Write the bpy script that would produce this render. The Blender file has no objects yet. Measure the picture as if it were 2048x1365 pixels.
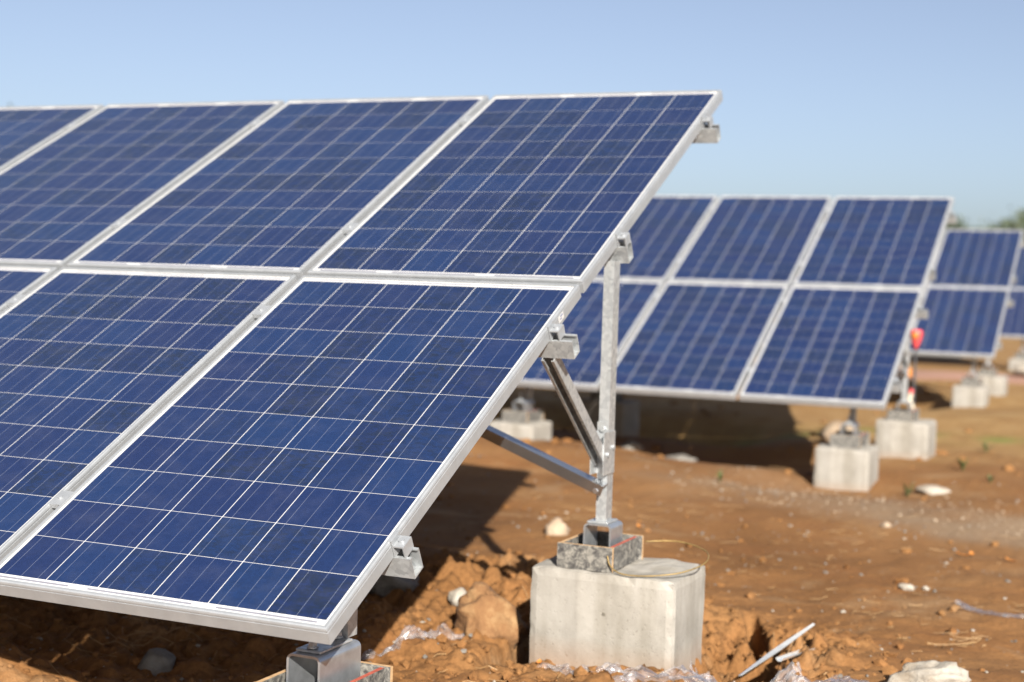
import bpy, bmesh, math, random
import numpy as np
from mathutils import Matrix, Vector

R = math.radians
rng = random.Random(7)
nrng = np.random.default_rng(11)
SC = bpy.context.scene
COL = SC.collection

# ------------------------------------------------------------------ camera
cam_d = bpy.data.cameras.new('camera')
cam = bpy.data.objects.new('camera', cam_d)
COL.objects.link(cam)
SC.camera = cam
c_right = Vector((0.91209553, 0.40880726, 0.03095734))
c_down = Vector((0.04662397, -0.02841034, -0.99850842))
c_fwd = Vector((-0.40731798, 0.91217842, -0.04497317))
cam.matrix_world = Matrix((
    (c_right.x, -c_down.x, -c_fwd.x, 1.66343847),
    (c_right.y, -c_down.y, -c_fwd.y, -2.76946774),
    (c_right.z, -c_down.z, -c_fwd.z, 0.79270193),
    (0, 0, 0, 1)))
cam_d.sensor_width = 36
cam_d.lens = 51.666
cam_d.clip_start = 0.05
cam_d.clip_end = 6000
cam_d.dof.use_dof = True
cam_d.dof.focus_distance = 3.7
cam_d.dof.aperture_fstop = 2.2
cam_d.dof.aperture_blades = 8

# ------------------------------------------------------------------ light
SUN_AZ, SUN_EL = 146.0, 28.0           # azimuth from +Y towards +X
world = bpy.data.worlds.new('World')
SC.world = world
world.use_nodes = True
wn = world.node_tree
sky = wn.nodes.new('ShaderNodeTexSky')
sky.sky_type = 'NISHITA'
sky.sun_disc = False
sky.sun_elevation = R(SUN_EL)
sky.sun_rotation = R(SUN_AZ)
sky.air_density = 0.7
sky.dust_density = 1.7
sky.ozone_density = 2.2
hs = wn.nodes.new('ShaderNodeHueSaturation')      # thin dry-season haze: a less saturated blue all over
hs.inputs['Saturation'].default_value = 0.76
hs.inputs['Hue'].default_value = 0.503
wn.links.new(sky.outputs[0], hs.inputs['Color'])
wn.links.new(hs.outputs[0], wn.nodes['Background'].inputs[0])
wn.nodes['Background'].inputs[1].default_value = 0.050
sun_d = bpy.data.lights.new('sun', 'SUN')
sun_d.energy = 5.0
sun_d.angle = R(0.53)
sun_d.color = (1.0, 0.94, 0.84)
sun = bpy.data.objects.new('sun', sun_d)
COL.objects.link(sun)
to_sun = Vector((math.sin(R(SUN_AZ)) * math.cos(R(SUN_EL)), math.cos(R(SUN_AZ)) * math.cos(R(SUN_EL)), math.sin(R(SUN_EL))))
sun.rotation_euler = to_sun.to_track_quat('Z', 'Y').to_euler()
sun.location = (6, -8, 8)
vs = SC.view_settings
vs.view_transform = 'Standard'
vs.look = 'None'
vs.exposure = 1.45
vs.gamma = 1.0
vs.use_curve_mapping = False
SC.render.engine = 'CYCLES'
SC.cycles.use_denoising = True
SC.cycles.max_bounces = 8
SC.cycles.transparent_max_bounces = 12

# ------------------------------------------------------------------ helpers
class MB:
    """collects shapes; build() links them as ONE mesh object"""
    def __init__(s):
        s.v, s.f, s.m, s.uv = [], [], [], {}
    def add(s, verts, faces, mat=0):
        o = len(s.v)
        s.v += [tuple(p) for p in verts]
        for i, f in enumerate(faces):
            s.f.append(tuple(o + k for k in f))
            s.m.append(mat[i] if isinstance(mat, (list, tuple)) else mat)
    def box(s, x0, x1, y0, y1, z0, z1, mat=0, M=None):
        vs_ = [(x0, y0, z0), (x1, y0, z0), (x1, y1, z0), (x0, y1, z0), (x0, y0, z1), (x1, y0, z1), (x1, y1, z1), (x0, y1, z1)]
        if M is not None:
            vs_ = [M @ Vector(p) for p in vs_]
        # faces: bottom, top, front(-y), right(+x), back, left
        s.add(vs_, [(0, 3, 2, 1), (4, 5, 6, 7), (0, 1, 5, 4), (1, 2, 6, 5), (2, 3, 7, 6), (3, 0, 4, 7)], mat)
    def extrude(s, prof, M, length, mat=0, closed=True):
        """profile [(a,b)] in local XY, extruded along local Z by length, placed by M"""
        n = len(prof)
        vs_ = [M @ Vector((a, b_, 0)) for a, b_ in prof] + [M @ Vector((a, b_, length)) for a, b_ in prof]
        fs = [(i, (i + 1) % n, n + (i + 1) % n, n + i) for i in range(n if closed else n - 1)]
        if closed:
            fs += [tuple(reversed(range(n))), tuple(range(n, 2 * n))]
        s.add(vs_, fs, mat)
    def cyl(s, p0, p1, r0, r1=None, n=10, mat=0):
        r1 = r0 if r1 is None else r1
        p0, p1 = Vector(p0), Vector(p1)
        q = (p1 - p0).to_track_quat('Z', 'Y').to_matrix()
        vs_ = []
        for p, r in ((p0, r0), (p1, r1)):
            for k in range(n):
                a = 2 * math.pi * k / n
                vs_.append(p + q @ Vector((r * math.cos(a), r * math.sin(a), 0)))
        fs = [(i, (i + 1) % n, n + (i + 1) % n, n + i) for i in range(n)] + [tuple(reversed(range(n))), tuple(range(n, 2 * n))]
        s.add(vs_, fs, mat)
    def tube(s, pts, r, n=6, mat=0):
        pts = [Vector(p) for p in pts]
        vs_, fs = [], []
        for i, p in enumerate(pts):
            d = (pts[min(i + 1, len(pts) - 1)] - pts[max(i - 1, 0)]).normalized()
            a = d.cross(Vector((0, 0, 1)))
            a = a.normalized() if a.length > 1e-4 else Vector((1, 0, 0))
            b_ = d.cross(a)
            rr = r[i] if isinstance(r, (list, tuple)) else r
            for k in range(n):
                t = 2 * math.pi * k / n
                vs_.append(p + a * rr * math.cos(t) + b_ * rr * math.sin(t))
        for i in range(len(pts) - 1):
            for k in range(n):
                fs.append((i * n + k, i * n + (k + 1) % n, (i + 1) * n + (k + 1) % n, (i + 1) * n + k))
        fs += [tuple(reversed(range(n))), tuple(range((len(pts) - 1) * n, len(pts) * n))]
        s.add(vs_, fs, mat)
    def mesh(s, name, mats, smooth=False, bevel=0, normals=True):
        me = bpy.data.meshes.new(name)
        me.from_pydata(s.v, [], s.f)
        for m in (mats if isinstance(mats, (list, tuple)) else [mats]):
            me.materials.append(m)
        me.polygons.foreach_set('material_index', s.m)
        if normals or bevel:
            bm = bmesh.new()
            bm.from_mesh(me)
            if normals:
                bmesh.ops.recalc_face_normals(bm, faces=bm.faces)
            if bevel:
                bmesh.ops.bevel(bm, geom=[e for e in bm.edges if e.is_manifold and e.calc_face_angle(0) > 0.5], offset=bevel, segments=2, affect='EDGES', profile=0.5)
            bm.to_mesh(me)
            bm.free()
        if smooth:
            me.polygons.foreach_set('use_smooth', [True] * len(me.polygons))
        return me

def obj(name, me, parent=None, loc=None, rot=None):
    o = bpy.data.objects.new(name, me)
    COL.objects.link(o)
    if parent is not None:
        o.parent = parent
    if loc is not None:
        o.location = loc
    if rot is not None:
        o.rotation_euler = rot
    return o

def thing(name, label, cat, loc=(0, 0, 0), rot=(0, 0, 0), group=None, me=None):
    o = obj(name, me, None, loc, rot)
    o['label'] = label
    o['category'] = cat
    if group:
        o['group'] = group
    return o

def kind(o, k):
    o['kind'] = k
    return o

def cross_tree(src, loc, label, group=None):
    """copy of a thing with copies of its parts and sub-parts"""
    r = src.copy(); COL.objects.link(r); r.location = loc; r['label'] = label
    if group: r['group'] = group
    for ch in list(src.children):
        c = ch.copy(); COL.objects.link(c); c.parent = r
        for g_ in ch.children:
            d = g_.copy(); COL.objects.link(d); d.parent = c
    return r

# ---- noise (numpy gradient-free value noise)
def _hash(ix, iy, seed):
    h = (ix.astype(np.int64) * 374761393 + iy.astype(np.int64) * 668265263 + seed * 1442695041) & 0xFFFFFFFF
    h = ((h ^ (h >> 13)) * 1274126177) & 0xFFFFFFFF
    h = h ^ (h >> 16)
    return (h & 0xFFFFFF).astype(float) / 0xFFFFFF * 2 - 1

def vnoise(x, y, seed=0):
    ix, iy = np.floor(x), np.floor(y)
    fx, fy = x - ix, y - iy
    ux, uy = fx * fx * fx * (fx * (fx * 6 - 15) + 10), fy * fy * fy * (fy * (fy * 6 - 15) + 10)
    a = _hash(ix, iy, seed); b_ = _hash(ix + 1, iy, seed)
    c = _hash(ix, iy + 1, seed); d = _hash(ix + 1, iy + 1, seed)
    return (a * (1 - ux) + b_ * ux) * (1 - uy) + (c * (1 - ux) + d * ux) * uy

def fbm(x, y, oct_=4, seed=0, gain=0.5):
    t, amp = 0.0, 1.0
    for k in range(oct_):
        c, s_ = math.cos(0.6 * k), math.sin(0.6 * k)
        t = t + amp * vnoise((x * c - y * s_) * 2 ** k, (x * s_ + y * c) * 2 ** k, seed + k)
        amp *= gain
    return t

def bump(x, y, cx, cy, rx, ry=None, p=2, ang=0):
    ry = ry or rx
    c, s_ = math.cos(ang), math.sin(ang)
    dx, dy = (x - cx) * c + (y - cy) * s_, -(x - cx) * s_ + (y - cy) * c
    return np.exp(-(np.abs(dx / rx) ** p + np.abs(dy / ry) ** p))

def sstep(a, b_, t):
    u = np.clip((t - a) / (b_ - a), 0, 1)
    return u * u * (3 - 2 * u)

def ground_z(x, y):
    x = np.asarray(x, float); y = np.asarray(y, float)
    r = np.hypot(x, y - 3)
    near = 1 - sstep(14, 40, r)
    z = -0.52 - 0.02 * sstep(9.0, 14.0, y)
    z = z + near * (0.030 * fbm(x * 0.55, y * 0.55, 3, 3))
    fine = 1 - sstep(7, 13, r)
    z = z + fine * (0.009 * fbm(x * 3, y * 3, 3, 21) + 0.0022 * fbm(x * 22, y * 22, 2, 31))
    # rough dug earth around the first row's footings
    dug = np.clip(bump(x, y, -0.75, 2.1, 1.1, 0.9, 4) + bump(x, y, -2.5, 1.5, 1.8, 1.3, 4) + 1.3 * bump(x, y, 0.40, 2.1, 0.34, 0.66, 4), 0, 1.3)
    cl = np.abs(fbm(x * 5.5 + 3, y * 5.5, 4, 51, 0.55))
    z = z + dug * (0.045 * cl - 0.02 + 0.016 * np.abs(fbm(x * 15, y * 15, 4, 57, 0.68)))
    # bank of earth in front of and beside the rear footing
    z = z + 0.055 * bump(x, y, 0.15, 1.15, 0.75, 0.36, 4)
    z = z + 0.05 * bump(x, y, 1.0, 1.9, 0.7, 0.6, 4)
    z = z + 0.05 * bump(x, y, -0.75, 1.7, 0.35, 0.30, 3)
    bank = bump(x, y, -0.72, 2.75, 0.55, 0.60, 3)
    z = z + bank * (0.075 + 0.035 * np.abs(fbm(x * 8 + 5, y * 8, 4, 63, 0.6)))
    pit = bump(x, y, 0.43, 2.12, 0.23, 0.52, 4, 0.15)
    z = z + pit * (0.075 * np.abs(fbm(x * 10, y * 10, 4, 67, 0.62)) - 0.05)
    # trench along the left face, hole and cracks right of the rear footing
    z = z - 0.32 * bump(x, y, -0.255, 1.80, 0.06, 0.26, 6)
    z = z - 0.11 * bump(x, y, 0.40, 2.05, 0.13, 0.45, 4, 0.2)
    z = z - 0.42 * bump(x, y, 0.445, 2.10, 0.055, 0.22, 6, 0.2)
    z = z - 0.34 * bump(x, y, 0.300, 2.62, 0.026, 0.22, 5, 0.35) * (0.6 + 0.6 * np.abs(fbm(x * 9, y * 9, 2, 61)))
    # sunlit lump at the lower left
    z = z + 0.11 * bump(x, y, -1.62, 0.60, 0.34, 0.13, 2)
    # second row: low round its right footing, raised further left
    z = z - 0.10 * bump(x, y, -0.25, 7.0, 0.8, 0.55, 2) + 0.10 * bump(x, y, -2.8, 6.9, 1.1, 0.8, 2)
    z = z - 0.13 * bump(x, y, -1.2, 8.3, 0.7, 0.6, 4) - 0.42 * bump(x, y, -4.3, 10.1, 2.6, 0.95, 6)
    z = z - 0.06 * bump(x, y, -0.45, 14.6, 1.2, 1.0, 2)
    z = z - 0.26 * bump(x, y, -1.6, 15.3, 0.75, 0.7, 4)
    return z

def gz(x, y):
    return float(ground_z(np.array([x]), np.array([y]))[0])

# ------------------------------------------------------------------ materials
def newmat(name):
    m = bpy.data.materials.new(name)
    m.use_nodes = True
    nt = m.node_tree
    return m, nt, nt.nodes['Principled BSDF']

def N(nt, t, **kw):
    n = nt.nodes.new(t)
    for k, v in kw.items():
        setattr(n, k, v)
    return n

def mathn(nt, op, a, b_=None, c=None, clamp=False):
    n = nt.nodes.new('ShaderNodeMath'); n.operation = op; n.use_clamp = clamp
    for i, v in enumerate((a, b_, c)):
        if v is None: continue
        if isinstance(v, (int, float)): n.inputs[i].default_value = v
        else: nt.links.new(v, n.inputs[i])
    return n.outputs[0]

def ramp(nt, fac, stops):
    n = nt.nodes.new('ShaderNodeValToRGB')
    el = n.color_ramp.elements
    while len(el) < len(stops): el.new(0.5)
    for e, (p, c) in zip(el, stops):
        e.position = p
        e.color = (*c, 1) if len(c) == 3 else c
    nt.links.new(fac, n.inputs[0])
    return n.outputs[0]

def noise(nt, vec, scale, detail=3, rough=0.55, dist=0.0):
    n = nt.nodes.new('ShaderNodeTexNoise')
    n.inputs['Scale'].default_value = scale
    n.inputs['Detail'].default_value = detail
    n.inputs['Roughness'].default_value = rough
    n.inputs['Distortion'].default_value = dist
    if vec is not None: nt.links.new(vec, n.inputs['Vector'])
    return n.outputs['Fac']

def mixc(nt, fac, a, b_, blend='MIX'):
    n = nt.nodes.new('ShaderNodeMix'); n.data_type = 'RGBA'; n.blend_type = blend
    if isinstance(fac, (int, float)): n.inputs[0].default_value = fac
    else: nt.links.new(fac, n.inputs[0])
    for i, v in ((6, a), (7, b_)):
        if isinstance(v, tuple): n.inputs[i].default_value = (*v, 1)
        else: nt.links.new(v, n.inputs[i])
    return n.outputs[2]

def bumpn(nt, p, h, strength, dist=0.01):
    n = nt.nodes.new('ShaderNodeBump')
    n.inputs['Strength'].default_value = strength
    n.inputs['Distance'].default_value = dist
    nt.links.new(h, n.inputs['Height'])
    nt.links.new(n.outputs[0], p.inputs['Normal'])

def ocoord(nt):
    return nt.nodes.new('ShaderNodeTexCoord').outputs['Object']

def simple(name, col, rough=0.6, metal=0.0, nscale=30, var=0.25, bs=0.15, bd=0.004):
    m, nt, p = newmat(name)
    oc = ocoord(nt)
    f = noise(nt, oc, nscale, 4)
    dark = tuple(c * (1 - var) for c in col); lite = tuple(min(1, c * (1 + var)) for c in col)
    nt.links.new(ramp(nt, f, [(0.3, dark), (0.7, lite)]), p.inputs['Base Color'])
    p.inputs['Roughness'].default_value = rough
    p.inputs['Metallic'].default_value = metal
    if bs: bumpn(nt, p, noise(nt, oc, nscale * 2.5, 4), bs, bd)
    return m

# polycrystalline cell
def cell_material():
    m, nt, p = newmat('cell_blue')
    uv = nt.nodes.new('ShaderNodeTexCoord').outputs['UV']
    sep = N(nt, 'ShaderNodeSeparateXYZ'); nt.links.new(uv, sep.inputs[0])
    x = sep.outputs[0]
    oi = N(nt, 'ShaderNodeObjectInfo')
    rnd = oi.outputs['Random']
    off = mathn(nt, 'MULTIPLY', rnd, 57.0)
    comb = N(nt, 'ShaderNodeCombineXYZ')
    for i in range(3): nt.links.new(off, comb.inputs[i])
    va = N(nt, 'ShaderNodeVectorMath', operation='ADD')
    nt.links.new(uv, va.inputs[0]); nt.links.new(comb.outputs[0], va.inputs[1])
    pos = va.outputs[0]
    # crystal grain flakes
    vor = N(nt, 'ShaderNodeTexVoronoi'); vor.inputs['Scale'].default_value = 16
    nt.links.new(pos, vor.inputs['Vector'])
    gsep = N(nt, 'ShaderNodeSeparateColor'); nt.links.new(vor.outputs['Color'], gsep.inputs[0])
    grain = gsep.outputs[0]
    r2 = mathn(nt, 'FRACT', mathn(nt, 'MULTIPLY', rnd, 13.7))
    r3 = mathn(nt, 'FRACT', mathn(nt, 'MULTIPLY', rnd, 41.3))
    base = ramp(nt, r2, [(0.0, (0.0066, 0.0139, 0.0546)), (0.45, (0.0066, 0.0160, 0.0599)), (0.85, (0.0063, 0.0189, 0.0672)), (1.0, (0.0075, 0.0145, 0.0533))])
    gcol = ramp(nt, grain, [(0.0, (0.84, 0.85, 0.88)), (1.0, (1.15, 1.14, 1.11))])
    base = mixc(nt, 0.55, base, mixc(nt, 1.0, base, gcol, 'MULTIPLY'))
    # dark cloudy mottling, strong on some cells only
    mp = N(nt, 'ShaderNodeMapping'); mp.inputs['Scale'].default_value = (1.0, 2.0, 1.0); nt.links.new(pos, mp.inputs[0])
    mot = noise(nt, mp.outputs[0], 4.6, 8, 0.74, 0.7)
    amt = mathn(nt, 'MULTIPLY', mathn(nt, 'SUBTRACT', r3, 0.52, clamp=True), 2.6, clamp=True)
    mm = mathn(nt, 'MULTIPLY', ramp(nt, mot, [(0.42, (0, 0, 0)), (0.62, (1, 1, 1))]), amt)
    base = mixc(nt, mm, base, (0.0067, 0.0118, 0.0274))
    # thin dust film
    dust = mathn(nt, 'MULTIPLY', ramp(nt, noise(nt, pos, 2.1, 5, 0.6), [(0.45, (0, 0, 0)), (0.75, (1, 1, 1))]), 0.07)
    base = mixc(nt, dust, base, (0.1360, 0.1360, 0.1573))
    # three busbars
    bus = None
    for cx in (1 / 6, 0.5, 5 / 6):
        d = mathn(nt, 'LESS_THAN', mathn(nt, 'ABSOLUTE', mathn(nt, 'SUBTRACT', x, cx)), 0.0052)
        bus = d if bus is None else mathn(nt, 'MAXIMUM', bus, d)
    col = mixc(nt, mathn(nt, 'MULTIPLY', bus, 0.5), base, (0.1445, 0.1615, 0.2125))
    nt.links.new(col, p.inputs['Base Color'])
    p.inputs['Roughness'].default_value = 0.36
    p.inputs['Specular IOR Level'].default_value = 0.5
    p.inputs['Coat Weight'].default_value = 1.0
    p.inputs['Coat Roughness'].default_value = 0.06
    p.inputs['Coat IOR'].default_value = 1.5
    return m

def alu_material():
    m, nt, p = newmat('anodised_aluminium')
    oc = ocoord(nt)
    mp = N(nt, 'ShaderNodeMapping'); mp.inputs['Scale'].default_value = (3, 3, 3); nt.links.new(oc, mp.inputs[0])
    f = noise(nt, mp.outputs[0], 4, 5, 0.65)
    nt.links.new(ramp(nt, f, [(0.3, (0.3019, 0.3173, 0.3367)), (0.7, (0.3638, 0.3793, 0.3986))]), p.inputs['Base Color'])
    p.inputs['Metallic'].default_value = 0.5
    nt.links.new(ramp(nt, noise(nt, oc, 40, 3), [(0.3, (0.36,) * 3), (0.7, (0.5,) * 3)]), p.inputs['Roughness'])
    return m

def galv_material():
    m, nt, p = newmat('galvanised_steel')
    oc = ocoord(nt)
    vor = N(nt, 'ShaderNodeTexVoronoi'); vor.inputs['Scale'].default_value = 75; nt.links.new(oc, vor.inputs['Vector'])
    gs = N(nt, 'ShaderNodeSeparateColor'); nt.links.new(vor.outputs['Color'], gs.inputs[0])
    f = mathn(nt, 'ADD', mathn(nt, 'MULTIPLY', gs.outputs[0], 0.45), mathn(nt, 'MULTIPLY', noise(nt, oc, 14, 5, 0.65), 0.55))
    nt.links.new(ramp(nt, f, [(0.2, (0.2760, 0.2898, 0.3036)), (0.55, (0.3956, 0.4140, 0.4278)), (0.85, (0.4968, 0.5152, 0.5244))]), p.inputs['Base Color'])
    p.inputs['Metallic'].default_value = 0.6
    nt.links.new(ramp(nt, f, [(0.2, (0.46,) * 3), (0.8, (0.32,) * 3)]), p.inputs['Roughness'])
    bumpn(nt, p, noise(nt, oc, 90, 3), 0.08, 0.002)
    return m

def concrete_material():
    m, nt, p = newmat('pale_concrete')
    oc = ocoord(nt)
    f = noise(nt, oc, 4.5, 6, 0.6)
    base = ramp(nt, f, [(0.3, (0.1763, 0.1634, 0.1445)), (0.5, (0.2365, 0.2219, 0.1995)), (0.72, (0.2709, 0.2571, 0.2339))])
    mp = N(nt, 'ShaderNodeMapping'); mp.inputs['Scale'].default_value = (9, 9, 0.7); nt.links.new(oc, mp.inputs[0])
    st = ramp(nt, noise(nt, mp.outputs[0], 1.6, 3), [(0.44, (1, 1, 1)), (0.66, (0.80, 0.785, 0.75))])
    base = mixc(nt, 1.0, base, st, 'MULTIPLY')
    spk = ramp(nt, noise(nt, oc, 120, 2, 0.7), [(0.27, (0.5, 0.48, 0.45)), (0.37, (1, 1, 1))])
    base = mixc(nt, 0.8, base, mixc(nt, 1.0, base, spk, 'MULTIPLY'))
    # soil splashed on the lowest centimetres; a paler pour right of a form joint
    sep = N(nt, 'ShaderNodeSeparateXYZ'); nt.links.new(oc, sep.inputs[0])
    joint = ramp(nt, mathn(nt, 'ADD', mathn(nt, 'ADD', sep.outputs[0], 0.075), mathn(nt, 'MULTIPLY', f, 0.02)), [(0.0, (0.86, 0.86, 0.86)), (0.012, (1, 1, 1))])
    base = mixc(nt, 1.0, base, joint, 'MULTIPLY')
    hole = ramp(nt, noise(nt, oc, 38, 1, 0.4), [(0.19, (0.55, 0.53, 0.50)), (0.23, (1, 1, 1))])
    base = mixc(nt, 1.0, base, hole, 'MULTIPLY')
    low = mathn(nt, 'ADD', sep.outputs[2], mathn(nt, 'MULTIPLY', f, 0.06))
    dirt = ramp(nt, low, [(0.27, (1, 1, 1)), (0.36, (0, 0, 0))])
    base = mixc(nt, mathn(nt, 'MULTIPLY', dirt, 0.4), base, (0.2150, 0.1118, 0.0516))
    nt.links.new(base, p.inputs['Base Color'])
    p.inputs['Roughness'].default_value = 0.88
    pore = ramp(nt, noise(nt, oc, 55, 3, 0.6), [(0.3, (0, 0, 0)), (0.38, (1, 1, 1))])
    h = mathn(nt, 'ADD', mathn(nt, 'MULTIPLY', pore, 0.5), noise(nt, oc, 25, 5))
    bumpn(nt, p, h, 0.4, 0.005)
    return m

def soil_material():
    m, nt, p = newmat('brown_earth')
    oc = ocoord(nt)
    b1 = ramp(nt, noise(nt, oc, 1.3, 5, 0.6), [(0.3, (0.1286, 0.0601, 0.0209)), (0.5, (0.1695, 0.0814, 0.0300)), (0.72, (0.2046, 0.1066, 0.0426))])
    red = ramp(nt, noise(nt, oc, 3.1, 3), [(0.5, (0, 0, 0)), (0.75, (1, 1, 1))])
    b1 = mixc(nt, mathn(nt, 'MULTIPLY', red, 0.35), b1, (0.1857, 0.0756, 0.0252))
    pat = ramp(nt, noise(nt, oc, 1.9, 5, 0.62, 0.5), [(0.55, (0, 0, 0)), (0.70, (1, 1, 1))])
    b1 = mixc(nt, mathn(nt, 'MULTIPLY', pat, 0.75), b1, (0.2380, 0.1482, 0.0775))
    fine = ramp(nt, noise(nt, oc, 70, 4, 0.7), [(0.25, (0.5270, 0.5270, 0.5270)), (0.75, (1.3, 1.3, 1.3))])
    b1 = mixc(nt, 0.75, b1, mixc(nt, 1.0, b1, fine, 'MULTIPLY'))
    # gravelly and dry-grass zones (stored per vertex where the ground has them)
    ag = N(nt, 'ShaderNodeAttribute', attribute_name='gravel')
    gr = ramp(nt, noise(nt, oc, 45, 3, 0.7), [(0.3, (0.1445, 0.0952, 0.0578)), (0.5, (0.1913, 0.1360, 0.0875)), (0.7, (0.2338, 0.1768, 0.1232))])
    b1 = mixc(nt, mathn(nt, 'MULTIPLY', ag.outputs['Fac'], 0.8), b1, gr)
    ad = N(nt, 'ShaderNodeAttribute', attribute_name='dry')
    dr = ramp(nt, noise(nt, oc, 3.0, 6, 0.7), [(0.3, (0.1573, 0.0833, 0.0314)), (0.5, (0.2210, 0.1318, 0.0527)), (0.7, (0.2635, 0.1742, 0.0808))])
    b1 = mixc(nt, ad.outputs['Fac'], b1, dr)
    av = N(nt, 'ShaderNodeAttribute', attribute_name='verdure')
    vg = ramp(nt, noise(nt, oc, 9, 5, 0.7), [(0.3, (0.0723, 0.0935, 0.0187)), (0.7, (0.1615, 0.1742, 0.0425))])
    b1 = mixc(nt, av.outputs['Fac'], b1, vg)
    nt.links.new(b1, p.inputs['Base Color'])
    p.inputs['Roughness'].default_value = 0.95
    p.inputs['Specular IOR Level'].default_value = 0.15
    h = mathn(nt, 'ADD', mathn(nt, 'MULTIPLY', noise(nt, oc, 38, 5, 0.65), 1.0), mathn(nt, 'MULTIPLY', noise(nt, oc, 160, 3, 0.6), 0.4))
    bumpn(nt, p, h, 0.6, 0.009)
    return m

def plastic_material():
    m, nt, p = newmat('clear_film')
    oc = ocoord(nt)
    p.inputs['Base Color'].default_value = (0.50, 0.49, 0.51, 1)
    p.inputs['Roughness'].default_value = 0.14
    p.inputs['Specular IOR Level'].default_value = 0.9
    bumpn(nt, p, noise(nt, oc, 38, 3, 0.6, 1.5), 0.8, 0.02)
    tr = N(nt, 'ShaderNodeBsdfTransparent'); tr.inputs[0].default_value = (0.96, 0.95, 0.97, 1)
    gl = N(nt, 'ShaderNodeBsdfGlossy'); gl.inputs['Roughness'].default_value = 0.16
    fr = N(nt, 'ShaderNodeFresnel'); fr.inputs[0].default_value = 1.5
    m1 = N(nt, 'ShaderNodeMixShader'); m2 = N(nt, 'ShaderNodeMixShader')
    nt.links.new(ramp(nt, noise(nt, oc, 16, 4), [(0.35, (0.08,) * 3), (0.7, (0.30,) * 3)]), m1.inputs[0])
    nt.links.new(tr.outputs[0], m1.inputs[1]); nt.links.new(p.outputs[0], m1.inputs[2])
    nt.links.new(mathn(nt, 'MULTIPLY', fr.outputs[0], 0.4, clamp=True), m2.inputs[0])
    nt.links.new(m1.outputs[0], m2.inputs[1]); nt.links.new(gl.outputs[0], m2.inputs[2])
    nt.links.new(m2.outputs[0], nt.nodes['Material Output'].inputs['Surface'])
    return m

def ply_material():
    m, nt, p = newmat('film_faced_ply')
    oc = ocoord(nt)
    f = noise(nt, oc, 55, 5, 0.72, 0.8)
    nt.links.new(ramp(nt, f, [(0.36, (0.03, 0.028, 0.028)), (0.46, (0.07, 0.067, 0.063)), (0.56, (0.145, 0.137, 0.122)), (0.72, (0.24, 0.225, 0.20))]), p.inputs['Base Color'])
    p.inputs['Roughness'].default_value = 0.6
    bumpn(nt, p, f, 0.2, 0.004)
    return m

def rock_material(name, c0, c1, c2, sc=9):
    m, nt, p = newmat(name)
    oc = ocoord(nt)
    f = noise(nt, oc, sc, 7, 0.7)
    nt.links.new(ramp(nt, f, [(0.3, c0), (0.5, c1), (0.68, c2)]), p.inputs['Base Color'])
    p.inputs['Roughness'].default_value = 0.9
    bumpn(nt, p, noise(nt, oc, sc * 4, 5, 0.65), 0.6, 0.012)
    return m

def leaf_material(name, a, b_):
    m, nt, p = newmat(name)
    oc = ocoord(nt)
    nt.links.new(ramp(nt, noise(nt, oc, 1.1, 4, 0.7), [(0.3, a), (0.7, b_)]), p.inputs['Base Color'])
    p.inputs['Roughness'].default_value = 0.6
    return m

CELL, ALU, GALV, CONC, SOIL, FILM, PLY = cell_material(), alu_material(), galv_material(), concrete_material(), soil_material(), plastic_material(), ply_material()
WHITE = simple('white_backsheet', (0.4472, 0.4472, 0.4472), 0.35, 0, 20, 0.03, 0)
WHITE.node_tree.nodes['Principled BSDF'].inputs['Coat Weight'].default_value = 0.5
RIBBON = simple('tinned_ribbon', (0.22, 0.22, 0.26), 0.4, 0.3, 40, 0.1, 0)
ZINC = simple('zinc_plated', (0.62, 0.63, 0.64), 0.3, 0.9, 60, 0.12, 0.05, 0.001)
PLYEDGE = simple('raw_ply_edge', (0.3612, 0.2322, 0.1204), 0.8, 0, 50, 0.25, 0.2)
REDPAINT = simple('red_edge_paint', (0.2924, 0.0602, 0.0344), 0.7, 0, 60, 0.25, 0.1)
ROCKPALE = rock_material('pale_rock', (0.1548, 0.1161, 0.0774), (0.2408, 0.2150, 0.1806), (0.3096, 0.2881, 0.2537))
ROCKGREY = rock_material('grey_rock', (0.0688, 0.0602, 0.0516), (0.1247, 0.1135, 0.1006), (0.1806, 0.1703, 0.1548))
ROCKTAN = rock_material('tan_sandstone', (0.1118, 0.0516, 0.0181), (0.1591, 0.0791, 0.0301), (0.2322, 0.1419, 0.0645), 14)
STRAW = simple('dry_straw', (0.2064, 0.1247, 0.0533), 0.7, 0, 15, 0.3, 0)
WIRE = simple('rusty_yellow_wire', (0.2322, 0.1591, 0.0559), 0.5, 0.4, 30, 0.3, 0)
BRIGHT = simple('bright_sheet_metal', (0.80, 0.81, 0.80), 0.25, 0.7, 25, 0.08, 0.08, 0.001)
GREEN = leaf_material('weed_green', (0.0387, 0.0645, 0.0172), (0.0731, 0.0989, 0.0301))
FOLIAGE = leaf_material('tree_foliage', (0.0301, 0.0430, 0.0189), (0.0731, 0.0903, 0.0387))
BARK = simple('bark', (0.14, 0.11, 0.08), 0.9, 0, 12, 0.3, 0.4, 0.02)
ORANGELEAF = simple('dry_orange_leaf', (0.3612, 0.1376, 0.0258), 0.7, 0, 40, 0.2, 0)
REDPLASTIC = simple('red_plastic', (0.4730, 0.0602, 0.0602), 0.35, 0, 20, 0.08, 0)
ORANGEPLASTIC = simple('orange_plastic', (0.4200, 0.1540, 0.0280), 0.35, 0, 20, 0.08, 0)
DARKBLUE = simple('blue_print', (0.03, 0.05, 0.16), 0.5, 0, 20, 0.05, 0)
DARKPAINT = simple('dark_paint', (0.03, 0.03, 0.035), 0.5, 0, 20, 0.1, 0)
OFFWHITE = simple('offwhite_cloth', (0.3612, 0.3268, 0.2580), 0.8, 0, 25, 0.12, 0)
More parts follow.
